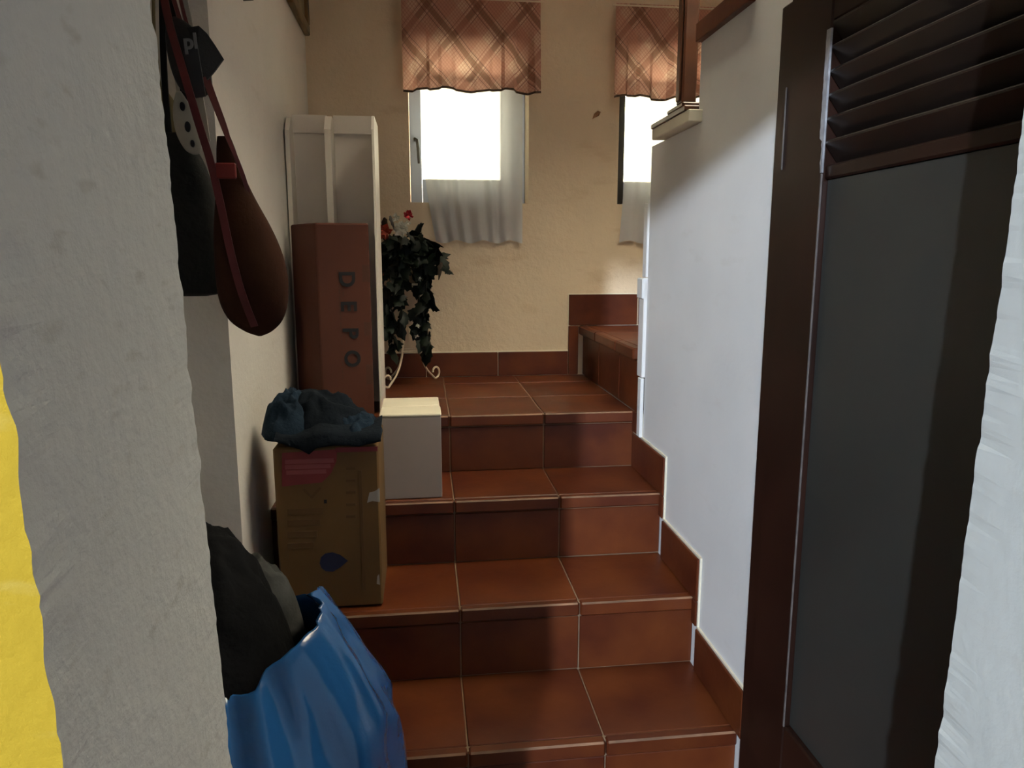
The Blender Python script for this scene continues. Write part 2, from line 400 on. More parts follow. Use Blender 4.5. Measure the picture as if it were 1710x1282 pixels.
# ---------------------------------------------------------------- lower staircase
st = thing('staircase', (-.55, .8, FZ), kind='structure')
G = .0030
bod = []
for k in range(4):
    y0 = k*D+.0045; xl = XREC if k == 0 else XL
    bod.append((xl+.001 if k == 0 else XL+.001, XR-.001, y0, ((k+1)*D+.0045) if k < 3 else YB-.001, FZ, k*HR-.0028))
bod.append((XREC+.001, XL+.001, .0045, YREC-.001, FZ, -.0028))
boxes('body', bod, 'grout', st)
def cols(xl): 
    c = [0]; 
    while c[-1]-TW > xl+.02: c.append(c[-1]-TW)
    c.append(xl); return c
def worn(o):
    me = o.data
    if len(me.materials) < 2:
        me.materials.append(MATS['worn_edge'])
        for p_ in me.polygons:
            if p_.normal.y < -.4 and p_.normal.z > .4 and abs(p_.normal.x) < .3: p_.material_index = 1
    return o
def rp(): return random.uniform(-.0012, .0012)
for k in range(4):
    xl = XL
    rows = [(k*D+.020, (k+1)*D+.010)] if k < 3 else [(3*D+.020, 3*D+.30), (3*D+.30, 3*D+.595), (3*D+.595, YB)]
    for j, (ya, yb) in enumerate(rows):
        c = cols(xl)
        if k == 0: c = c[:-1]+[XL-.1, XREC] 
        for a, b in zip(c[:-1], c[1:]):
            yy = yb
            if k == 0 and a <= XL+.01: yy = YREC
            dz = rp()
            cb('tread_tile', b+G/2, a-G/2, ya, yy-G, k*HR-.014+dz, k*HR+dz, 'terracotta', st)
            if j == 0:
                # bullnose strip on the edge and riser tile under it
                dz2 = rp()
                worn(cb('nosing_tile', b+G/2, a-G/2, k*D-.006+dz2, k*D+.018, k*HR-.034, k*HR+.0008, 'terracotta', st, ch=.0038))
                cb('riser_tile', b+G/2, a-G/2, k*D+.001+dz2, k*D+.013, (k-1)*HR+.002, k*HR-.0375, 'terracotta', st)
# side flight leaving the landing to the right
s2 = thing('staircase_side', (.5, 1.2, .54), kind='structure')
LZ = 3*HR; Z1 = LZ+.205
boxes('body', [(.006, XE-.001, .80, YB-.001, LZ-.05, Z1-.012), (.32, XE-.001, .80, YB-.001, Z1-.012, Z1+.19)], 'grout', s2)
ys = [.80, .80+.22, .80+.22+TW, YB-.001]
for a, b in zip(ys[:-1], ys[1:]):
    cb('riser_tile', -.004, .008, a+G/2, b-G/2, LZ+.002, Z1-.040, 'terracotta', s2)
    cb('nosing_tile', -.022, .012, a+G/2, b-G/2, Z1-.037, Z1+.001, 'terracotta', s2, ch=.005)
    cb('tread_tile', .014, .318, a+G/2, b-G/2, Z1-.014, Z1, 'terracotta', s2)
    cb('riser_tile', .306, .319, a+G/2, b-G/2, Z1+.003, Z1+.19, 'terracotta', s2)
# ---------------------------------------------------------------- skirtings
SK = .112
bb = thing('baseboard_right', (0, .4, 0), kind='structure')
for k in range(3):
    y0, y1, z0 = k*D-.036, (k+1)*D-.036, k*HR
    if k == 2: y1 = .832
    box('joint', -.0055, -.0003, y0-.005, y1, z0, z0+SK+.005, 'cap_cream', bb)
    cb('skirting_tile', -.0105, -.001, y0, y1-.003, z0+.002, z0+SK, 'terracotta', bb)
    if k > 0:
        box('joint', -.0055, -.0003, y0-.005, y0+.034, z0-HR+SK+.005, z0, 'cap_cream', bb)
        cb('skirting_tile', -.0105, -.001, y0, y0+.028, z0-HR+SK+.004, z0, 'terracotta', bb)
cb('skirting_tile', -.0105, -.001, .785, .832, 2*HR+SK+.004, LZ+.003, 'terracotta', bb)
box('wall_edge', -.0003, .05, .7455, .7985, .4705, LZ+.01, 'cap_cream', bb)
b2 = thing('baseboard_back', (-.5, YB, .54), kind='structure')
box('joint', XL+.002, -.063, YB-.0055, YB-.0003, LZ, LZ+.104, 'cap_cream', b2)
c = [-.066, -.066-TW, -.066-2*TW, -.066-3*TW, XL+.002]
for a, b in zip(c[:-1], c[1:]): cb('skirting_tile', b+.0015, a-.0015, YB-.0105, YB-.001, LZ+.002, LZ+.100, 'terracotta', b2)
box('joint', -.070, .55, YB-.0055, YB-.0003, Z1, Z1+.133, 'cap_cream', b2)
for a, b in ((-.066, .225), (.229, .55)): cb('skirting_tile', a, b, YB-.0105, YB-.001, Z1+.002, Z1+.129, 'terracotta', b2)
cb('skirting_tile', -.066, -.0245, YB-.0105, YB-.001, LZ+.002, Z1, 'terracotta', b2)

# white cable trunking on the free end of the spandrel wall
tr = props(thing('cable_trunking', (.005, .76, .47)), 'white plastic cable trunking running up the free end of the right wall', 'cable trunking')
cb('trunk_lower', -.012, -.0008, .746, .7765, .475, .66, 'white_plastic', tr)
cb('trunk_middle', -.010, .055, .746, .795, .662, .955, 'white_plastic', tr)
cb('joint_cover', -.016, .058, .746, .800, .900, .962, 'white_plastic', tr, ch=.003)
cb('trunk_upper', -.006, .045, .746, .783, .964, 1.18, 'white_plastic', tr)

# ---------------------------------------------------------------- windows
for i, (a, b, z0, z1) in enumerate(WIN):
    wn = thing('window_%d' % (i+1), ((a+b)/2, YB+.13, z0), kind='structure')
    y0, y1 = YB+.105, YB+.155
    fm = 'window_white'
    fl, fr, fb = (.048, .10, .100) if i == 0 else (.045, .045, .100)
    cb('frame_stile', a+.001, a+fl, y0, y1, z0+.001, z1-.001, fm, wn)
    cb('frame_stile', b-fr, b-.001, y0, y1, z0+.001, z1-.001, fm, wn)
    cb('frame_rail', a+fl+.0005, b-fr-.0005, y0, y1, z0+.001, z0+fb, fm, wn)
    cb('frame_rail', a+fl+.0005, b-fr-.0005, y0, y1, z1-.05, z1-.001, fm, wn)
    box('pane', a+fl+.001, b-fr-.001, YB+.126, YB+.132, z0+fb+.001, z1-.051, 'pane_dimmed', wn)
    # lever handle on the sash
    vs, fs = tube([(a+.022, y0+.002, 1.49), (a+.022, y0-.030, 1.49), (a+.030, y0-.036, 1.485), (a+.034, y0-.036, 1.455), (a+.036, y0-.034, 1.395)], [.006, .006, .006, .006, .0045], 8)
    solid('lever_handle', vs, fs, 'metal_dark', wn, smooth=True)
    for xk in ((a+.165, a+.325) if i == 0 else (a+.14,)):
        cb('catch', xk-.022, xk+.022, y0-.022, y0-.0005, z0+.006, z0+.042, 'metal_dark', wn, ch=.006)
    if i == 1:
        cb('sash_edge', a+.005, a+.030, YB+.02, YB+.104, z0+.004, z1-.06, 'window_dark', wn)

rw = thing('window_3', ((SKY[0]+SKY[1])/2, (SKY[2]+SKY[3])/2, CZ+.06), kind='structure')  # added opening, unseen, lets in fill light over the stairs
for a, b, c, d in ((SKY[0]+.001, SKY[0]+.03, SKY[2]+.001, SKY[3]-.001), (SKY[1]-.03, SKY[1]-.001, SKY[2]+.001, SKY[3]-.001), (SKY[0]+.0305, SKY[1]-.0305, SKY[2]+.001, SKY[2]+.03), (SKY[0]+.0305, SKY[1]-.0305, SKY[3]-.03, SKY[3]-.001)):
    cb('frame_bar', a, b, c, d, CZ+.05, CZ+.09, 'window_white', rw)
box('pane', SKY[0]+.031, SKY[1]-.031, SKY[2]+.031, SKY[3]-.031, CZ+.068, CZ+.074, 'pane_glass', rw)
# ---------------------------------------------------------------- door: louvred leaf folded back against the right wall
dr = thing('door_1', (-.03, -.42, FZ), kind='structure')
DX0, DX1 = -.040, -.006; DY0, DY1 = -.764, -.066; DZ0, DZ1 = FZ+.012, 1.455
cb('edge_lip', -.026, -.004, -.128, DY1, DZ0, DZ1, 'door_wood', dr, ch=.004)
cb('stile', DX0, DX1, -.262, -.1285, DZ0, DZ1, 'door_wood', dr, ch=.004)
cb('stile', DX0, DX1, DY0, -.650, DZ0, DZ1, 'door_wood', dr, ch=.004)
cb('rail', DX0, DX1, -.6495, -.2625, 1.372, DZ1, 'door_wood', dr, ch=.003)
cb('rail', DX0+.004, DX1, -.6495, -.2625, 1.140, 1.162, 'door_wood', dr, ch=.003)
cb('rail', DX0, DX1, -.6495, -.2625, DZ0, .195, 'door_wood', dr, ch=.003)
cb('panel', -.030, -.012, -.6495, -.2625, .1955, 1.1395, 'door_panel', dr, ch=.001)
nsl = 6; p = (1.372-1.162)/nsl
for i in range(nsl):
    zc = 1.162+p*(i+.5)
    me = cbox(.008, .386, .046, .002, 'slat_wood')
    link('slat', me, 'slat_wood', dr, (-.024, -.456, zc), rot=(0, math.radians(-38), 0))
solid('backing', boxv(-.011, -.007, -.6495, -.2625, 1.163, 1.371), BOXF, 'window_dark', dr)
# light caught on the moulding beside the louvres, painted as a pale strip
vs, fs = [], []
nn = 40; zz = [1.150+(1.362-1.150)*i/nn for i in range(nn+1)]
for i, z in enumerate(zz):
    wd = .012 if z > 1.20 else .012*(.35+.5*abs(noise.noise(Vector((z*160, 3, 1)))))
    wd *= (1+.12*noise.noise(Vector((z*120, 0, 0))))
    vs += [(DX0-.0035, -.2665, z), (DX0-.0035, -.2665+wd, z), (DX0-.0002, -.2665+wd, z), (DX0-.0002, -.2665, z)]
for i in range(nn):
    for q in range(4): fs.append((4*i+q, 4*i+(q+1) % 4, 4*i+4+(q+1) % 4, 4*i+4+q))
fs += [(0, 1, 2, 3), (4*nn, 4*nn+1, 4*nn+2, 4*nn+3)]
solid('highlight_bead', vs, fs, 'moulding_highlight', dr)
cb('bead', DX0-.003, DX0-.0002, -.2665, -.2625, .195, 1.149, 'bead_varnish', dr, ch=.0008)
cb('bead', -.0425, -.0402, -.1325, -.1295, 1.17, 1.306, 'bead_varnish', dr, ch=.0006)

# ---------------------------------------------------------------- lamp in the room behind the camera
LP = Vector((-2.18, -4.62, 2.165))
lp = props(thing('pendant_lamp', (LP.x, LP.y, LP.z)), 'white glowing slim pendant lamp in the room before the doorway', 'lamp')
bm = bmesh.new(); bmesh.ops.create_icosphere(bm, subdivisions=3, radius=.105*S)
for v in bm.verts: v.co.x *= .45; v.co.y *= .45
me = bpy.data.meshes.new('globe'); bm.to_mesh(me); bm.free(); me.polygons.foreach_set('use_smooth', [True]*len(me.polygons))
link('globe', me, 'lamp_glow', lp, LP)
vs, fs = tube([LP+Vector((0, 0, .10)), (LP.x, LP.y, CZ-.001)], .006); solid('cord', vs, fs, 'black_cloth', lp)

# ================================================================== THINGS
# ---------------------------------------------------------------- curtains
def curtain(name, x0, x1, z0, z1, y, amp, waves, m, label, cat, group, flat_top=True, seed=0, hem=True, narrow=0, nx=140, nz=28, pleat=False):
    rnd = random.Random(seed); ph = [rnd.uniform(0, 6.28) for _ in range(4)]
    vs, fs, uv = [], [], []
    for j in range(nz+1):
        t = j/nz; z = z1+(z0-z1)*t
        g = (max(0, (t-.25)/.75)**.8) if flat_top else .55+.45*t
        for i in range(nx+1):
            s = i/nx
            x = x0+(x1-x0)*s
            if narrow: x += narrow*(1-s)*max(0, (t-.35)/.65)**1.5
            wv = math.sin(2*math.pi*waves*s+ph[0]+.7*math.sin(2*math.pi*s*2+ph[1]))
            if pleat: wv = max(-1, min(1, 2.6*wv))
            off = wv*amp*g*(.75+.35*math.sin(5*s+ph[2]))
            zz = z + (.006*math.sin(2*math.pi*waves*s*.5+ph[3])*t if hem else 0)
            vs.append((x, y+off, zz)); uv.append((s*(x1-x0)*1.15*S, z*S))
    for j in range(nz):
        for i in range(nx): fs.append((j*(nx+1)+i, j*(nx+1)+i+1, (j+1)*(nx+1)+i+1, (j+1)*(nx+1)+i))
    base = ((x0+x1)/2, y, z0)
    o = solid(name, vs, fs, m, base=base, smooth=not pleat, fix=False, label=label, cat=cat, group=group)
    ul = o.data.uv_layers.new(name='UVMap')
    for l in o.data.loops: ul.data[l.index].uv = uv[l.vertex_index]
    if pleat:
        row = vs[nz*(nx+1):]; hv, hf = [], []
        for q in row: hv += [(q[0], q[1]-.0022, q[2]+.007), (q[0], q[1]-.0022, q[2]-.0005), (q[0], q[1]+.0022, q[2]-.0005), (q[0], q[1]+.0022, q[2]+.007)]
        for i in range(nx):
            for k in range(4): hf.append((4*i+k, 4*i+(k+1) % 4, 4*i+4+(k+1) % 4, 4*i+4+k))
        solid('hem', hv, hf, 'hem_brown', o)
    return o
v1 = curtain('valance', -.722, -.200, 1.648, 1.985, YB-.058, .022, 4.5, 'plaid_cotton', 'brown and pink plaid valance over the left window above the ivy', 'curtain', 'plaid valances', seed=3, pleat=True)
v2 = curtain('valance', .092, .610, 1.640, 1.982, YB-.058, .022, 4.5, 'plaid_cotton', 'brown and pink plaid valance over the right window beside the dark post', 'curtain', 'plaid valances', seed=5, pleat=True)
for v, (a, b) in ((v1, (-.735, -.19)), (v2, (.08, .62))):
    vs, fs = tube([(a, YB-.058, 1.975), (b, YB-.058, 1.975)], .0035); 
    solid('curtain_rod', vs, fs, 'iron_cream', v, smooth=True)
curtain('sheer_curtain', -.658, -.262, 1.086, 1.705, YB-.014, .010, 6.5, 'sheer_voile', 'white sheer curtain hanging in the left window above the ivy', 'curtain', 'sheer curtains', flat_top=False, seed=11, narrow=.05)
curtain('sheer_curtain', .158, .560, 1.086, 1.705, YB-.014, .010, 6.5, 'sheer_voile', 'white sheer curtain hanging in the right window beside the spandrel wall', 'curtain', 'sheer curtains', flat_top=False, seed=14, narrow=-.02)

# ---------------------------------------------------------------- newel post on the stepped cap
nw = props(thing('newel_post', (-.01, .45, 1.380)), 'dark brown wooden banister post standing on the cream ledge', 'post')
cb('shaft', -.028, .008, .425, .470, 1.392, 2.30, 'newel_wood', nw, ch=.004)
cb('foot', -.034, .016, .405, .52, 1.380, 1.3915, 'newel_wood', nw, ch=.003)
cb('moulding', -.033, -.0285, .435, .460, 1.40, 2.28, 'newel_wood', nw, ch=.002)

# ---------------------------------------------------------------- picture on the left wall
pf = props(thing('picture_frame', (XL, 1.4, 1.835)), 'gilt wooden picture frame hanging high on the left wall near the corner', 'picture')
pa, pb, pz, ph_ = 1.215, 1.585, 1.835, 2.18
cb('frame_bar', XL+.0005, XL+.022, pa, pb, pz, pz+.035, 'frame_gold', pf, ch=.004)
cb('frame_bar', XL+.0005, XL+.022, pa, pb, ph_-.035, ph_, 'frame_gold', pf, ch=.004)
cb('frame_bar', XL+.0005, XL+.022, pa, pa+.035, pz+.0355, ph_-.0355, 'frame_gold', pf, ch=.004)
cb('frame_bar', XL+.0005, XL+.022, pb-.035, pb, pz+.0355, ph_-.0355, 'frame_gold', pf, ch=.004)
cb('picture', XL+.0005, XL+.010, pa+.0355, pb-.0355, pz+.0355, ph_-.0355, 'picture', pf)

# ---------------------------------------------------------------- white dismantled shelf unit on the landing
su = props(thing('shelf_unit', (-.93, 1.1, LZ)), 'tall white laminate shelf boards standing behind the brown carton', 'shelf unit')
def fin(x, yf, yb, zt, thk=.018):
    pts = [(yf+.040, zt), (yf, zt-.045), (yf, LZ+.001), (yb, LZ+.001), (yb, zt)]
    n = len(pts); vs = [(x, a, b) for a, b in pts]+[(x+thk, a, b) for a, b in pts]
    fs = [tuple(range(n)), tuple(range(2*n-1, n-1, -1))]+[(i, (i+1) % n, n+(i+1) % n, n+i) for i in range(n)]
    solid('side_panel', vs, fs, 'laminate', su)
    e = .0012
    solid('lit_edge', boxv(x+.001, x+thk-.001, yf-e, yf-.0002, LZ+.001, zt-.046), BOXF, 'laminate_lit_edge', su)  # brightness of the lit front edge put into a paler strip
fin(-1.078, 1.040, 1.12, 1.455, .014); fin(-.955, 1.010, 1.12, 1.455, .020); fin(-.806, .905, 1.12, 1.440, .008)
box('back_panel', -1.0595, -.9555, 1.095, 1.11, LZ+.001, 1.465, 'laminate', su)
box('back_panel', -.9345, -.8065, 1.095, 1.11, LZ+.001, 1.465, 'laminate', su)
box('top_rail', -1.0595, -.9555, 1.086, 1.0945, 1.41, 1.465, 'laminate', su)
box('top_rail', -.9345, -.8065, 1.086, 1.0945, 1.41, 1.465, 'laminate', su)

# ---------------------------------------------------------------- brown carton DEPO
dc = props(thing('carton', (-.93, .95, LZ)), 'tall brown cardboard carton printed DEPO standing on the landing', 'box')
A = Vector((-.972, .845)); Bp = Vector((-.818, .862)); Cc = Vector((-1.066, .985))
Dp = Bp+(Cc-A)
z0, z1 = LZ+.001, 1.122
quad = [A, Bp, Dp, Cc]
vs = [(q.x, q.y, z0) for q in quad]+[(q.x, q.y, z1) for q in quad]
body = solid('body', vs, [(0,1,2,3), (4,5,6,7), (0,1,5,4), (1,2,6,5), (2,3,7,6), (3,0,4,7)], 'carton', dc)
bv = body.modifiers.new('b', 'BEVEL'); bv.width = .006; bv.segments = 2
ang = math.atan2(Bp.y-A.y, Bp.x-A.x)
nrm = Vector((math.sin(ang), -math.cos(ang)))
def text_mesh(txt, size, bold=0, ext=.0008):
    cu = bpy.data.curves.new('t', 'FONT'); cu.body = txt; cu.size = size*S; cu.extrude = ext*S; cu.offset = bold*S; cu.align_x = 'CENTER'; cu.align_y = 'CENTER'
    ob = bpy.data.objects.new('t', cu); COL.objects.link(ob); dg = bpy.context.evaluated_depsgraph_get()
    me = bpy.data.meshes.new_from_object(ob.evaluated_get(dg)); bpy.data.objects.remove(ob); me.name = 'lettering'; me.materials.clear(); return me
def on_carton(u, z, off=.0012):
    p_ = A+(Bp-A)*u+nrm*off; return Vector((p_.x, p_.y, z))
Mf = Matrix(((math.cos(ang), 0, math.sin(ang)), (math.sin(ang), 0, -math.cos(ang)), (0, 1, 0)))   # text x->along, y->up, z->normal
def put_text(name, me, pos, spin, m, parent):
    o = link(name, me, m, parent, pos); o.rotation_euler = (Mf @ Matrix.Rotation(spin, 3, 'Z')).to_euler(); return o
for ch_, py, px in (('D', 466, 578), ('E', 511, 581), ('P', 556, 584), ('O', 599, 587)):
    q = at(px, py, 1, .85)
    u = (q.x-A.x)/(Bp.x-A.x)
    put_text('letter', text_mesh(ch_, .064, .0018), on_carton(u, q.z), -math.pi/2, 'ink', body)
# fine print beside the letters, too small to read in the photograph
for (u0, zt, zb) in ((.40, .985, .66), (.47, .96, .92), (.50, .80, .78), (.52, .72, .70)):
    z_ = zt
    k = 0
    while z_ > zb:
        ln = random.uniform(.006, .018); 
        p0 = on_carton(u0-.012, 0, .0003); p1 = on_carton(u0+.012, 0, .0003); q0 = on_carton(u0-.012, 0, .0011); q1 = on_carton(u0+.012, 0, .0011)
        vs = [(a.x, a.y, zz_) for a in (p0, p1, q1, q0) for zz_ in (z_-ln, z_)]
        solid('fine_print', vs, [(0,2,3,1), (4,6,7,5), (0,1,7,6), (2,4,5,3), (0,6,4,2), (1,3,5,7)], 'ink_faint', dc)
        z_ -= ln+.006; k += 1
for u0, zt, zb in ((.90, .83, .79), (.91, .70, .64), (.90, 1.0, .95)):
    p0 = on_carton(u0-.06, 0, .0003); p1 = on_carton(u0+.07, 0, .0003); q0 = on_carton(u0-.06, 0, .0011); q1 = on_carton(u0+.07, 0, .0011)
    vs = [(a.x, a.y, zz_) for a in (p0, p1, q1, q0) for zz_ in (zb, zt)]
    solid('print_mark', vs, [(0,2,3,1), (4,6,7,5), (0,1,7,6), (2,4,5,3), (0,6,4,2), (1,3,5,7)], 'ink_faint', dc)

# ---------------------------------------------------------------- white boxed board on the third tread
wb = props(thing('white_box', (-.705, .70, 2*HR)), 'low white board box standing on the stair tread against the landing riser', 'box')
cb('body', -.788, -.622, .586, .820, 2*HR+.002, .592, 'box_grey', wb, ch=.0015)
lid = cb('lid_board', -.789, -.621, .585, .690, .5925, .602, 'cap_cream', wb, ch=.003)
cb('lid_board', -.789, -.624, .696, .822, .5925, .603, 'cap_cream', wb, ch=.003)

# ---------------------------------------------------------------- ochre carton on the second tread
yc = props(thing('carton', (-.9, .43, HR)), 'ochre printed carton with a red label and dark blue drop on the second tread', 'box')
yx0, yx1, yy0, yy1, yz0, yz1 = -1.018, -.777, .318, .550, HR+.003, .585
cb('body', yx0, yx1, yy0, yy1, yz0, yz1, 'ochre_carton', yc, ch=.004)
def decal(name, px0, py0, px1, py1, m, th=.0012, par=None):
    a = at(px0, py0, 1, yy0); b = at(px1, py1, 1, yy0)
    return cb(name, max(a.x, yx0+.002), min(b.x, yx1-.001), yy0-th, yy0-.0002, b.z, a.z, m, par or yc, ch=.0003)
def poly_decal(name, pts, m, th=.0012, y=None):
    P = [at(px, py, 1, yy0) for px, py in pts]; n = len(P)
    vs = [(q.x, yy0-th, q.z) for q in P]+[(q.x, yy0-.0002, q.z) for q in P]
    return solid(name, vs, [tuple(range(n)), tuple(range(2*n-1, n-1, -1))]+[(i, (i+1) % n, n+(i+1) % n, n+i) for i in range(n)], m, yc)
rl = poly_decal('red_label', [(471, 756), (563, 750), (562, 770), (553, 790), (538, 805), (471, 812)], 'print_red')
for k, (x0, x1) in enumerate(((476, 558), (476, 552), (478, 545))): decal('label_line', x0, 767+k*9, x1, 772+k*9, 'print_pink', th=.0018, par=rl)
poly_decal('drop_mark', [(534, 940), (536, 930), (543, 924), (555, 922), (568, 926), (581, 936), (568, 947), (556, 954), (544, 953), (537, 948)], 'print_blue')
decal('fold_line', 603.5, 785, 605.5, 985, 'print_dark')
for k in range(5): decal('print_line', 578, 780+k*20, 594, 784+k*20, 'print_dark')
for k in range(4): decal('print_line', 480, 850+k*19, 540-5*k, 858+k*19, 'print_dark')
poly_decal('vee_mark', [(508, 815), (520, 827), (534, 812), (537, 815), (521, 833), (505, 818)], 'print_dark')
decal('dot_mark', 541, 834, 546, 840, 'ink')
poly_decal('torn_patch', [(617, 822), (626, 820), (634, 814), (634.5, 838), (622, 836), (613, 839)], 'torn_white')
poly_decal('torn_patch', [(633, 958), (634.5, 976), (629, 974), (630, 962)], 'torn_white')
decal('tape', 560, 747, 634, 753, 'print_red')

# ---------------------------------------------------------------- crumpled cloth heaps
def heap(name, c, rad, h, m, label, cat, seed, nth=56, nr=22, base_z=None, edge=.30, fold=.35, peak=None, boxclip=None, parent=None):
    """closed crumpled heap: polar grid for the top, flat bottom"""
    rnd = random.Random(seed); c = Vector(c); vs, fs = [], []; o_ = Vector((rnd.uniform(0, 50), rnd.uniform(0, 50), 0))
    for i in range(nr+1):
        t = i/nr
        for k in range(nth):
            a = 2*math.pi*k/nth
            rr = t*(1+edge*noise.noise(Vector((math.cos(a)*1.3, math.sin(a)*1.3, seed))))
            x, y = rad[0]*rr*math.cos(a), rad[1]*rr*math.sin(a)
            pt = Vector((x, y, 0))/max(rad)
            prof_ = (1-min(t, 1)**2.6)**.75
            f = 1+fold*(1-2*abs(noise.noise(pt*2.2+o_)))+.5*fold*(1-2*abs(noise.noise(pt*5+o_)))*(.4+t)
            z = h*prof_*max(.12, f)*(1+(peak[0]*math.cos(a-peak[1])*t if peak else 0))
            if t > .99: z = .003
            p_ = c+Vector((x, y, z))
            if boxclip: p_.x = min(max(p_.x, boxclip[0]), boxclip[1]); p_.y = min(max(p_.y, boxclip[2]), boxclip[3])
            vs.append(p_)
    for i in range(nr):
        for k in range(nth): fs.append((i*nth+k, i*nth+(k+1) % nth, (i+1)*nth+(k+1) % nth, (i+1)*nth+k))
    n0 = len(vs); vs.append(c+Vector((0, 0, .001)))
    for k in range(nth): fs.append((nr*nth+k, nr*nth+(k+1) % nth, n0))
    o = solid(name, vs, fs, m, parent, smooth=True, base=None if parent else c)
    if label: props(o, label, cat)
    return o
def drape(name, outline, m, parent, y0, seed, thick=.004):
    pass
hp = props(thing('clothes_heap', (-.9, .44, .586)), 'dark blue and black crumpled clothes heaped on the ochre carton', 'clothes')
heap('dark_garment', (-.93, .445, .586), (.140, .110), .070, 'dark_cloth', None, None, 5, boxclip=(-1.072, -.77, .30, .556), parent=hp, fold=.5)
heap('denim_garment', (-.965, .415, .596), (.100, .095), .068, 'denim', None, None, 9, boxclip=(-1.07, -.78, .302, .55), parent=hp, fold=.4, peak=(.4, 2.6))
heap('blue_garment', (-.83, .40, .588), (.060, .080), .036, 'denim', None, None, 12, boxclip=(-1.07, -.772, .303, .55), parent=hp, fold=.6)
# cloth hanging over the front edge of the carton
bx = [(458, 735), (480, 742), (500, 748), (516, 757), (528, 746), (560, 741), (600, 743), (636, 735)]
nx_, ny_ = 70, 14; vs, fs = [], []
for j in range(ny_+1):
    t = j/ny_
    for i in range(nx_+1):
        px = 458+178*i/nx_
        for (a, pa_), (b, pb2) in zip(bx[:-1], bx[1:]):
            if a <= px <= b+.01: bot = pa_+(pb2-pa_)*(px-a)/(b-a)
        e_ = at(px, bot, 1, .309); x = max(e_.x, -1.076)
        f_ = noise.noise(Vector((x*22, t*1.6, 4)))*.008+noise.noise(Vector((x*50, t*3, 9)))*.003
        if t < .5: u = t/.5; y = .40-.085*u; z = .632+.012*math.sin(x*40)*(1-u)-.018*u*u+f_
        else:
            u = (t-.5)/.5; zt_ = .614+f_; y = .315-.008*math.sin(u*math.pi/2)-abs(f_)*.6*u; z = zt_+(e_.z-zt_)*u
        vs.append((x, y, z))
n0 = len(vs)
for v in list(vs): vs.append((v[0], v[1]+.003, v[2]-.003))
for j in range(ny_):
    for i in range(nx_):
        q = [j*(nx_+1)+i, j*(nx_+1)+i+1, (j+1)*(nx_+1)+i+1, (j+1)*(nx_+1)+i]; fs.append(tuple(q)); fs.append(tuple(n0+k for k in reversed(q)))
solid('hanging_sleeve', vs, fs, 'dark_cloth', hp, smooth=True, fix=False)

# ---------------------------------------------------------------- blue plastic bag with dark clothes
BC = Vector((-.985, -.315, FZ))
bgp = props(thing('plastic_bag', BC), 'big glossy blue plastic bag standing at the foot of the stairs', 'bag')
prof_r = [(0.0, .20), (.02, .245), (.10, .268), (.22, .272), (.34, .268), (.44, .255), (.52, .232), (.59, .200), (.64, .168), (.675, .138)]
def rad_at(zz):
    for (z0_, r0_), (z1_, r1_) in zip(prof_r[:-1], prof_r[1:]):
        if zz <= z1_: return r0_+(r1_-r0_)*(zz-z0_)/(z1_-z0_)
    return prof_r[-1][1]
nth, nz = 120, 54; vs, fs = [], []
def rim(a):
    return .640+.040*max(0, math.cos(a+.05))**3+.010*math.sin(3*a+1.0)+.006*math.sin(7*a)-.030*max(0, math.cos(a+1.9))**2
for j in range(nz+1):
    t = j/nz
    for k in range(nth):
        a = 2*math.pi*k/nth; zz = rim(a)*t
        r = rad_at(zz*.675/rim(a)) + max(0, .025*math.cos(a-.1))*(t > .6)*(t-.6)
        q = Vector((math.cos(a)*2.2, math.sin(a)*2.2, zz*2.2))
        wr = .020*(1-2*abs(noise.noise(q*1.3+Vector((5, 1, zz*1.5)))))+.010*(1-2*abs(noise.noise(q*2.6+Vector((0, 3, 0)))))
        wr += .008*math.sin(a*11+4*noise.noise(q))*max(0, t-.45)
        r += wr*min(1, .2+t*1.4)-.008
        vs.append(BC+Vector((r*math.cos(a), r*.98*math.sin(a), zz+.0005)))
n_out = len(vs)
for j in range(13):               # inner surface, a hand's breadth down from the rim
    t = 1-j*.02
    for k in range(nth):
        p_ = vs[int(round(t*nz))*nth+k]-BC
        rr_ = Vector((p_.x, p_.y)).length; sc_ = (rr_-.004-.001*j)/rr_
        zz = rim(2*math.pi*k/nth)*t
        vs.append(BC+Vector((p_.x*sc_, p_.y*sc_, zz+(.0015 if j == 0 else 0))))
for j in range(nz):
    for k in range(nth): fs.append((j*nth+k, j*nth+(k+1) % nth, (j+1)*nth+(k+1) % nth, (j+1)*nth+k))
for k in range(nth): fs.append((nz*nth+k, nz*nth+(k+1) % nth, n_out+(k+1) % nth, n_out+k))
for j in range(12):
    for k in range(nth): fs.append((n_out+j*nth+k, n_out+j*nth+(k+1) % nth, n_out+(j+1)*nth+(k+1) % nth, n_out+(j+1)*nth+k))
fs.append(tuple(range(nth)))
solid('film', vs, fs, 'blue_plastic', bgp, smooth=True)
gm = props(thing('clothes_heap', (-1.005, -.32, FZ+.56)), 'black and grey crumpled garments bulging out of the blue plastic bag', 'clothes')
heap('black_garment', (-.995, -.335, FZ+.585), (.130, .130), .175, 'black_cloth', None, None, 21, fold=.18, edge=.02, peak=(.5, 2.2), parent=gm)
heap('grey_garment', (-.945, -.255, FZ+.60), (.080, .060), .120, 'grey_cloth', None, None, 25, fold=.15, edge=.05, parent=gm)
heap('dark_garment', (-1.055, -.255, FZ+.60), (.075, .065), .215, 'dark_cloth', None, None, 31, fold=.06, edge=.03, parent=gm)

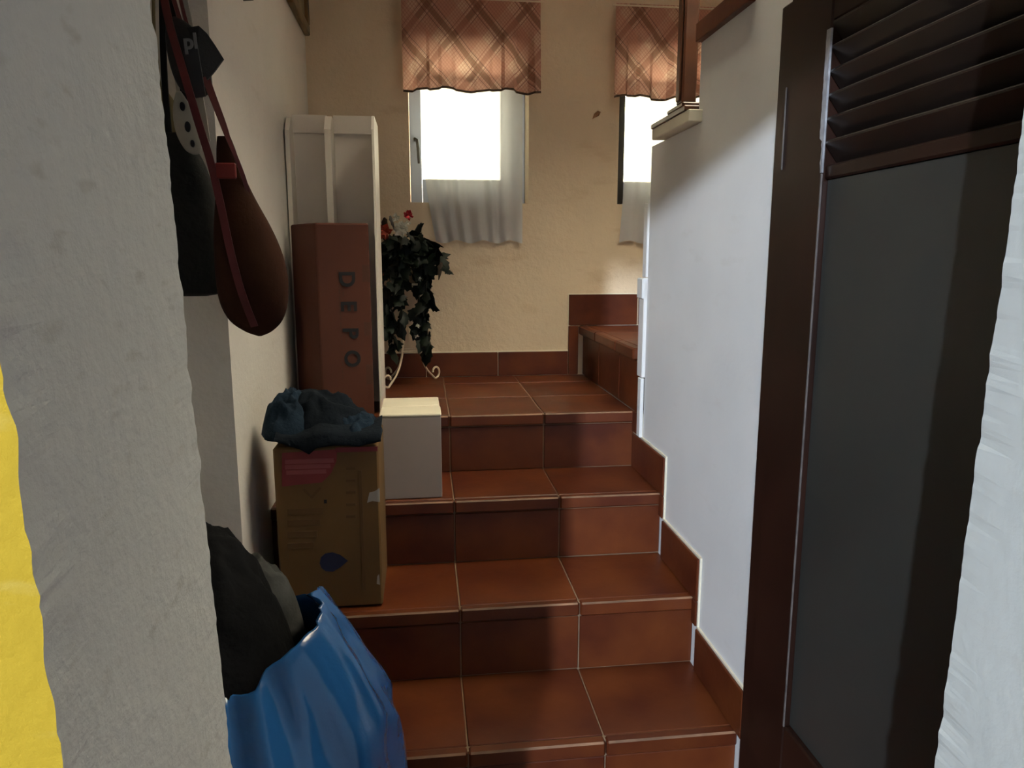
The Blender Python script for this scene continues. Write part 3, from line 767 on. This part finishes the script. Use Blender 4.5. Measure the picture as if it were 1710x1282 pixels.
# ---------------------------------------------------------------- coat hooks and hanging bags in the recess
rk = props(thing('coat_rack', (-1.22, YREC, 1.55)), 'small wooden coat rack on the recess wall above the hanging bags', 'coat rack')
cb('board', -1.345, -1.095, YREC-.018, YREC-.0005, 1.53, 1.60, 'newel_wood', rk)
for hx in (-1.28, -1.19, -1.115):
    vs, fs = tube(spline([(hx, YREC-.018, 1.57), (hx, YREC-.06, 1.565), (hx, YREC-.10, 1.545), (hx, YREC-.125, 1.552), (hx, YREC-.130, 1.575)], 5), .005)
    solid('hook', vs, fs, 'steel', rk, smooth=True)
YH = .115
def loft(sections, yc, depth, n=24, power=2.0, seed=0, wr=.0):
    """sections: (px, py, half width px) -> closed body around the plane y=yc, depth = y half thickness factor of width"""
    vs, fs = [], []
    for i, (px, py, hw) in enumerate(sections):
        c_ = at(px, py, 1, yc); e_ = at(px+hw, py, 1, yc); w_ = (e_-c_).length
        for k in range(n):
            a = 2*math.pi*k/n; ca, sa = math.cos(a), math.sin(a)
            sx_ = math.copysign(abs(ca)**(2/power), ca); sy_ = math.copysign(abs(sa)**(2/power), sa)
            q = c_+Vector((w_*sx_, depth*w_*sy_, 0))
            if wr: q += Vector((ca, sa, 0))*wr*noise.noise(q*9+Vector((seed, 0, 0)))
            vs.append(q)
    m_ = len(sections)
    for i in range(m_-1):
        for k in range(n): fs.append((i*n+k, i*n+(k+1) % n, (i+1)*n+(k+1) % n, (i+1)*n+k))
    fs += [tuple(range(n)), tuple((m_-1)*n+k for k in range(n))]
    return vs, fs
def dens(sec, n=4):
    return [tuple(v) for v in spline([Vector(s) for s in sec], n)]
sk_base = at(432, 560, 1, .06)
sk = props(thing('drawstring_sack', sk_base), 'reddish brown drawstring sack with red straps hanging beside the carton', 'bag')
SY = .075
vs, fs = loft(dens([(374, 228, 9), (378, 250, 15), (384, 285, 22), (393, 330, 34), (404, 378, 48), (414, 425, 57), (421, 468, 60), (426, 505, 55), (430, 535, 42), (433, 553, 22), (434, 561, 3)]), SY, .62, 28, 2.1, 4, .006)
solid('pouch', vs, fs, 'sack_brown', sk, smooth=True)
def pathpx(pts, y): return [at(a, b, 1, c if c is not None else y) for a, b, c in pts]
vs, fs = ribbon(spline(pathpx([(270, -26, .128), (283, 40, .09), (305, 115, .06), (330, 200, .045), (352, 272, .040), (368, 340, .040), (385, 420, .030), (404, 490, .030), (425, 545, .045)], 0), 6), .0135, (1, 0, 0), .003)
solid('strap', vs, fs, 'strap_red', sk)
vs, fs = ribbon(spline(pathpx([(283, -26, .132), (303, 40, .10), (330, 105, .085), (352, 160, .075), (376, 220, .065), (392, 258, .06), (408, 300, .062), (420, 345, .07)], 0), 6), .0075, (1, .3, 0), .003)
solid('strap', vs, fs, 'strap_red', sk)
vs, fs = ribbon(spline(pathpx([(296, -26, .140), (312, 40, .11), (338, 105, .095), (358, 160, .085), (378, 216, .078), (386, 250, .08)], 0), 6), .006, (1, .3, 0), .003)
solid('strap', vs, fs, 'strap_red', sk)
a, b = at(360, 272, 1, .045), at(396, 299, 1, .045)
cb('red_tab', a.x, b.x, .038, .046, b.z, a.z, 'clip_red', sk, ch=.002)
# handbag
hb = props(thing('handbag', at(315, 492, 1, .17)), 'black leather handbag hanging half behind the doorway reveal', 'bag')
vs, fs = loft(dens([(288, 222, 18), (292, 245, 30), (298, 290, 48), (303, 340, 60), (308, 395, 66), (312, 440, 66), (316, 470, 62), (318, 488, 54), (318, 494, 30)]), .165, .45, 28, 3.0, 8, .010)
solid('body', vs, fs, 'black_leather', hb, smooth=True)
vs, fs = ribbon(spline(pathpx([(284, 240, .16), (276, 150, .165), (272, 60, .16), (273, -27, .132), (292, 40, .15), (302, 120, .155), (312, 200, .16), (318, 250, .15)], 0), 6), .011, (1, 0, 0), .004)
solid('handle', vs, fs, 'black_leather', hb)
# spotted pale cloth pouch
sp = props(thing('spotted_pouch', at(313, 250, 1, .125)), 'pale cloth pouch with black spots hanging between the red straps', 'pouch')
vs, fs = loft(dens([(298, 152, 4), (302, 170, 12), (308, 195, 19), (316, 225, 21), (323, 250, 14), (326, 258, 4)]), .125, .25, 20, 2.2)
pb_ = solid('body', vs, fs, 'chalk_cloth', sp, smooth=True)
for px, py, r in ((305, 178, 5), (314, 212, 6), (322, 240, 4)):
    c_ = at(px, py, 1, .120); e_ = (at(px+r, py, 1, .120)-c_).length
    vs, fs = [], []
    n = 12
    for yy in (.1165, .1225):
        for k in range(n): vs.append((c_.x+e_*.8*math.cos(k*2*math.pi/n), yy, c_.z+e_*1.5*math.sin(k*2*math.pi/n)))
    fs = [tuple(range(n)), tuple(range(2*n-1, n-1, -1))]+[(i, (i+1) % n, n+(i+1) % n, n+i) for i in range(n)]
    solid('spot', vs, fs, 'ink', pb_)
vs, fs = ribbon(spline(pathpx([(298, 155, .125), (288, 90, .128), (279, 20, .13), (276, -27, .133)], 0), 6), .006, (1, 0, 0), .002)
solid('loop', vs, fs, 'chalk_cloth', sp)
# pale scarf strip
sc = props(thing('cloth_strip', at(338, 235, 1, .15)), 'narrow off-white cloth strip hanging behind the red straps', 'cloth')
vs, fs = ribbon(spline(pathpx([(300, -26, .150), (318, 60, .15), (330, 150, .148), (337, 190, .146), (344, 236, .144)], 0), 6), .016, (1, 0, 0), .004)
solid('strip', vs, fs, 'chalk_cloth', sc)
ov = props(thing('cloth_bag', at(282, 250, 1, .21)), 'olive cloth bag behind the black handbag in the recess', 'bag')
vs, fs = loft(dens([(268, 150, 10), (276, 180, 22), (284, 215, 26), (286, 250, 24), (288, 290, 16)]), .215, .5, 20, 2.2)
solid('body', vs, fs, 'olive_cloth', ov, smooth=True)
vs, fs = tube(spline(pathpx([(268, 152, .215), (258, 60, .19), (256, -24, .15)], 0), 6), .003); solid('cord', vs, fs, 'olive_cloth', ov)
# baseball cap
cp_c = at(318, 95, 1, .10)
cp = props(thing('cap', cp_c), 'black baseball cap with grey lettering hanging from the straps', 'cap')
vs, fs = loft(dens([(292, 28, 3), (298, 40, 18), (306, 62, 29), (314, 95, 33), (322, 130, 31), (328, 152, 24), (331, 162, 8)]), .105, .55, 24, 2.3)
crown = solid('crown', vs, fs, 'cap_black', cp, smooth=True)
O = [(312, 46), (332, 43), (345, 55), (358, 74), (373, 98), (360, 116), (346, 133), (338, 128), (330, 90)]
P3 = [at(a, b, 1, .075+.0004*abs(a-330)) for a, b in O]; n = len(P3)
solid('visor', P3+[q+Vector((0, .006, 0)) for q in P3], [tuple(range(n)), tuple(range(2*n-1, n-1, -1))]+[(i, (i+1) % n, n+(i+1) % n, n+i) for i in range(n)], 'cap_black', cp)
O = [(305, 85), (330, 80), (343, 160), (326, 163)]
P3 = [at(a, b, 1, .070) for a, b in O]; n = 4
solid('front_panel', P3+[q+Vector((0, .005, 0)) for q in P3], [tuple(range(n)), tuple(range(2*n-1, n-1, -1))]+[(i, (i+1) % n, n+(i+1) % n, n+i) for i in range(n)], 'cap_grey', cp)
tm = text_mesh('pl', .036, .0010)
o = link('lettering', tm, 'text_grey', crown, at(318, 70, 1, .062)); o.rotation_euler = (math.pi/2, math.radians(-4), math.radians(-8))
# nail on the left wall
q = at(406, -1, 0, XL)
vs, fs = tube([q, q+Vector((.022, 0, .002)), q+Vector((.026, 0, .010))], .004); props(solid('wall_hook', vs, fs, 'metal_dark'), 'small dark wall hook on the left wall near the top edge', 'hook')

# ---------------------------------------------------------------- plant stand and ivy
PC = Vector((-.712, 1.445, LZ))
ps = props(thing('plant_stand', PC), 'cream wrought iron plant stand with curled feet on the landing', 'plant stand')
vs, fs = [], []
ringp = [PC+Vector((.075*math.cos(a), .075*math.sin(a), .385)) for a in [2*math.pi*k/24 for k in range(25)]]
vs, fs = tube(ringp, .004); solid('ring', vs, fs, 'iron_cream', ps, smooth=True)
ringp = [PC+Vector((.05*math.cos(a), .05*math.sin(a), .13)) for a in [2*math.pi*k/24 for k in range(25)]]
vs, fs = tube(ringp, .0035); solid('ring', vs, fs, 'iron_cream', ps, smooth=True)
for dx, dy, rr in ((-.094, -.105, .0), (.098, .105, .026), (-.10, .11, .0)):
    dv = Vector((dx, dy, 0)); e_ = dv.normalized()
    pts = [PC+e_*.072+Vector((0, 0, .385)), PC+e_*.05+Vector((0, 0, .26)), PC+e_*.048+Vector((0, 0, .14)), PC+e_*.075+Vector((0, 0, .06)), PC+dv*.86+Vector((0, 0, .012))]
    r0 = .026
    for k in range(9):
        a = -math.pi/2+k*math.pi*1.5/8; rq = r0*(1-.05*k)
        pts.append(PC+dv*.86+e_*(.012+rq*math.cos(a))+Vector((0, 0, .0045+r0+rq*math.sin(a))))
    vs, fs = tube(spline(pts, 4), .0042); solid('leg', vs, fs, 'iron_cream', ps, smooth=True)
iv = props(thing('potted_ivy', PC+Vector((0, 0, .386))), 'dark trailing artificial ivy with red and white flowers on the plant stand', 'plant')
vs, fs = lathe([(.045, .378), (.052, .39), (.066, .44), (.074, .49), (.076, .50), (.066, .50), (.060, .485)], PC, 20); solid('pot', vs, fs, 'pot_wicker', iv, smooth=True)
def leaf_mesh(seed, L_, Wd, lob):
    rnd = random.Random(seed); out = []
    for k in range(11):
        t = k/10; wv = Wd*math.sin(math.pi*min(1, t**.75))*(1+lob*(1 if k % 3 == 1 else -.5 if k % 3 == 2 else 0)); out.append((t, max(wv, .0005)))
    vs, fs = [], []
    for t, wv in out:
        z = -.25*L_*t*t; vs += [(-wv, t*L_, z-wv*.25), (0, t*L_, z+.002), (wv, t*L_, z-wv*.25)]
    for i in range(10):
        for q_ in (0, 1): fs.append((3*i+q_, 3*i+q_+1, 3*i+q_+4, 3*i+q_+3))
    return mesh_from('leaf', vs, fs, True)
LM = [leaf_mesh(1, .062, .025, .25), leaf_mesh(2, .050, .022, .35), leaf_mesh(3, .070, .021, .2)]
for me in LM: me.materials.append(MATS['leaf'])
LB = leaf_mesh(4, .060, .026, .2); LB.materials.append(MATS['leaf_brown'])
rnd = random.Random(3)
def leaf(pos, dirv, me, roll=None):
    d_ = Vector(dirv).normalized(); q_ = d_.to_track_quat('Y', 'Z') @ mathutils.Quaternion((0, 1, 0), rnd.uniform(-1.3, 1.3) if roll is None else roll)
    o = link('leaf', me, None, iv, pos); o.rotation_euler = q_.to_euler(); k = rnd.uniform(.8, 1.2); o.scale = (k, k, k)
# crown foliage over the pot
for k in range(120):
    a = rnd.uniform(0, 6.283); r_ = .098*math.sqrt(rnd.random()); zc = .50+.10*(1-(r_/.09)**2)*rnd.uniform(.4, 1.1)
    pos = PC+Vector((r_*math.cos(a), r_*.8*math.sin(a), zc-.02))
    leaf(pos, (math.cos(a)+rnd.uniform(-.6, .6), math.sin(a)+rnd.uniform(-.6, .6), rnd.uniform(-.7, .7)), rnd.choice(LM))
# trailing vines: photo pixel tracks on a vertical plane in front of the stand
TR = [([(668, 400), (655, 440), (650, 500), (655, 545), (660, 585)], 1.375, 34), ([(695, 400), (712, 430), (712, 480), (712, 530), (716, 585)], 1.375, 40),
      ([(672, 395), (668, 450), (672, 500), (665, 545)], 1.36, 24), ([(690, 395), (722, 410), (735, 440), (738, 452)], 1.38, 10), ([(650, 400), (640, 450), (642, 510), (640, 545)], 1.40, 22),
      ([(690, 420), (700, 470), (700, 520), (706, 560)], 1.39, 20)]
for trk, yy, nl in TR:
    P = spline([PC+Vector((0, 0, .50))]+[at(a, b, 1, yy) for a, b in trk], 8)
    vs, fs = tube(P, .0022, 5); solid('vine', vs, fs, 'vine', iv)
    for k in range(nl):
        i = int(len(P)*(.18+.80*k/nl)); p_ = P[min(i, len(P)-1)]
        leaf(p_+Vector((rnd.uniform(-.012, .012), rnd.uniform(-.012, .012), 0)), (rnd.uniform(-.9, .9), rnd.uniform(-.9, .3), rnd.uniform(-1.3, -.1)), rnd.choice(LM))
for px, py in ((730, 420), (738, 446), (640, 372), (652, 368)):
    leaf(at(px, py-8, 1, 1.37), (rnd.uniform(-.3, .5), -.3, -.8), LB)
def flower(px, py, y, m, npet, r):
    c_ = at(px, py, 1, y); vs, fs = [], []
    rn = random.Random(px)
    for k in range(npet):
        a = rn.uniform(0, 6.283); el = rn.uniform(-.2, 1.2); d_ = Vector((math.cos(a)*math.cos(el), -abs(math.sin(el)), math.sin(a)*math.cos(el))).normalized()
        s_ = d_.cross(Vector((.3, .5, .8))).normalized(); u_ = s_.cross(d_)
        b0 = len(vs); r_ = r*rn.uniform(.75, 1.1)
        vs += [c_, c_+d_*r_*.6+s_*r_*.38, c_+d_*r_+u_*r_*.1, c_+d_*r_*.6-s_*r_*.38, c_+d_*r_*.55+u_*r_*.25]
        fs += [(b0, b0+1, b0+4), (b0+1, b0+2, b0+4), (b0+2, b0+3, b0+4), (b0+3, b0, b0+4)]
    o = solid('flower', vs, fs, m, iv, fix=False)
flower(670, 383, 1.275, 'petal_white', 46, .030); flower(682, 360, 1.30, 'petal_red', 18, .022); flower(641, 386, 1.29, 'petal_orange', 30, .030)
flower(660, 363, 1.33, 'petal_white', 14, .018); flower(631, 410, 1.38, 'petal_white', 10, .014); flower(634, 460, 1.38, 'petal_orange', 12, .020); flower(638, 515, 1.39, 'petal_orange', 10, .018)
flower(700, 466, 1.355, 'petal_white', 8, .011); flower(706, 500, 1.36, 'petal_white', 6, .008); flower(697, 545, 1.36, 'petal_white', 7, .011); flower(696, 562, 1.36, 'petal_white', 7, .010); flower(682, 372, 1.36, 'petal_white', 8, .012); flower(728, 503, 1.37, 'petal_white', 5, .008); flower(652, 520, 1.365, 'petal_white', 6, .010)
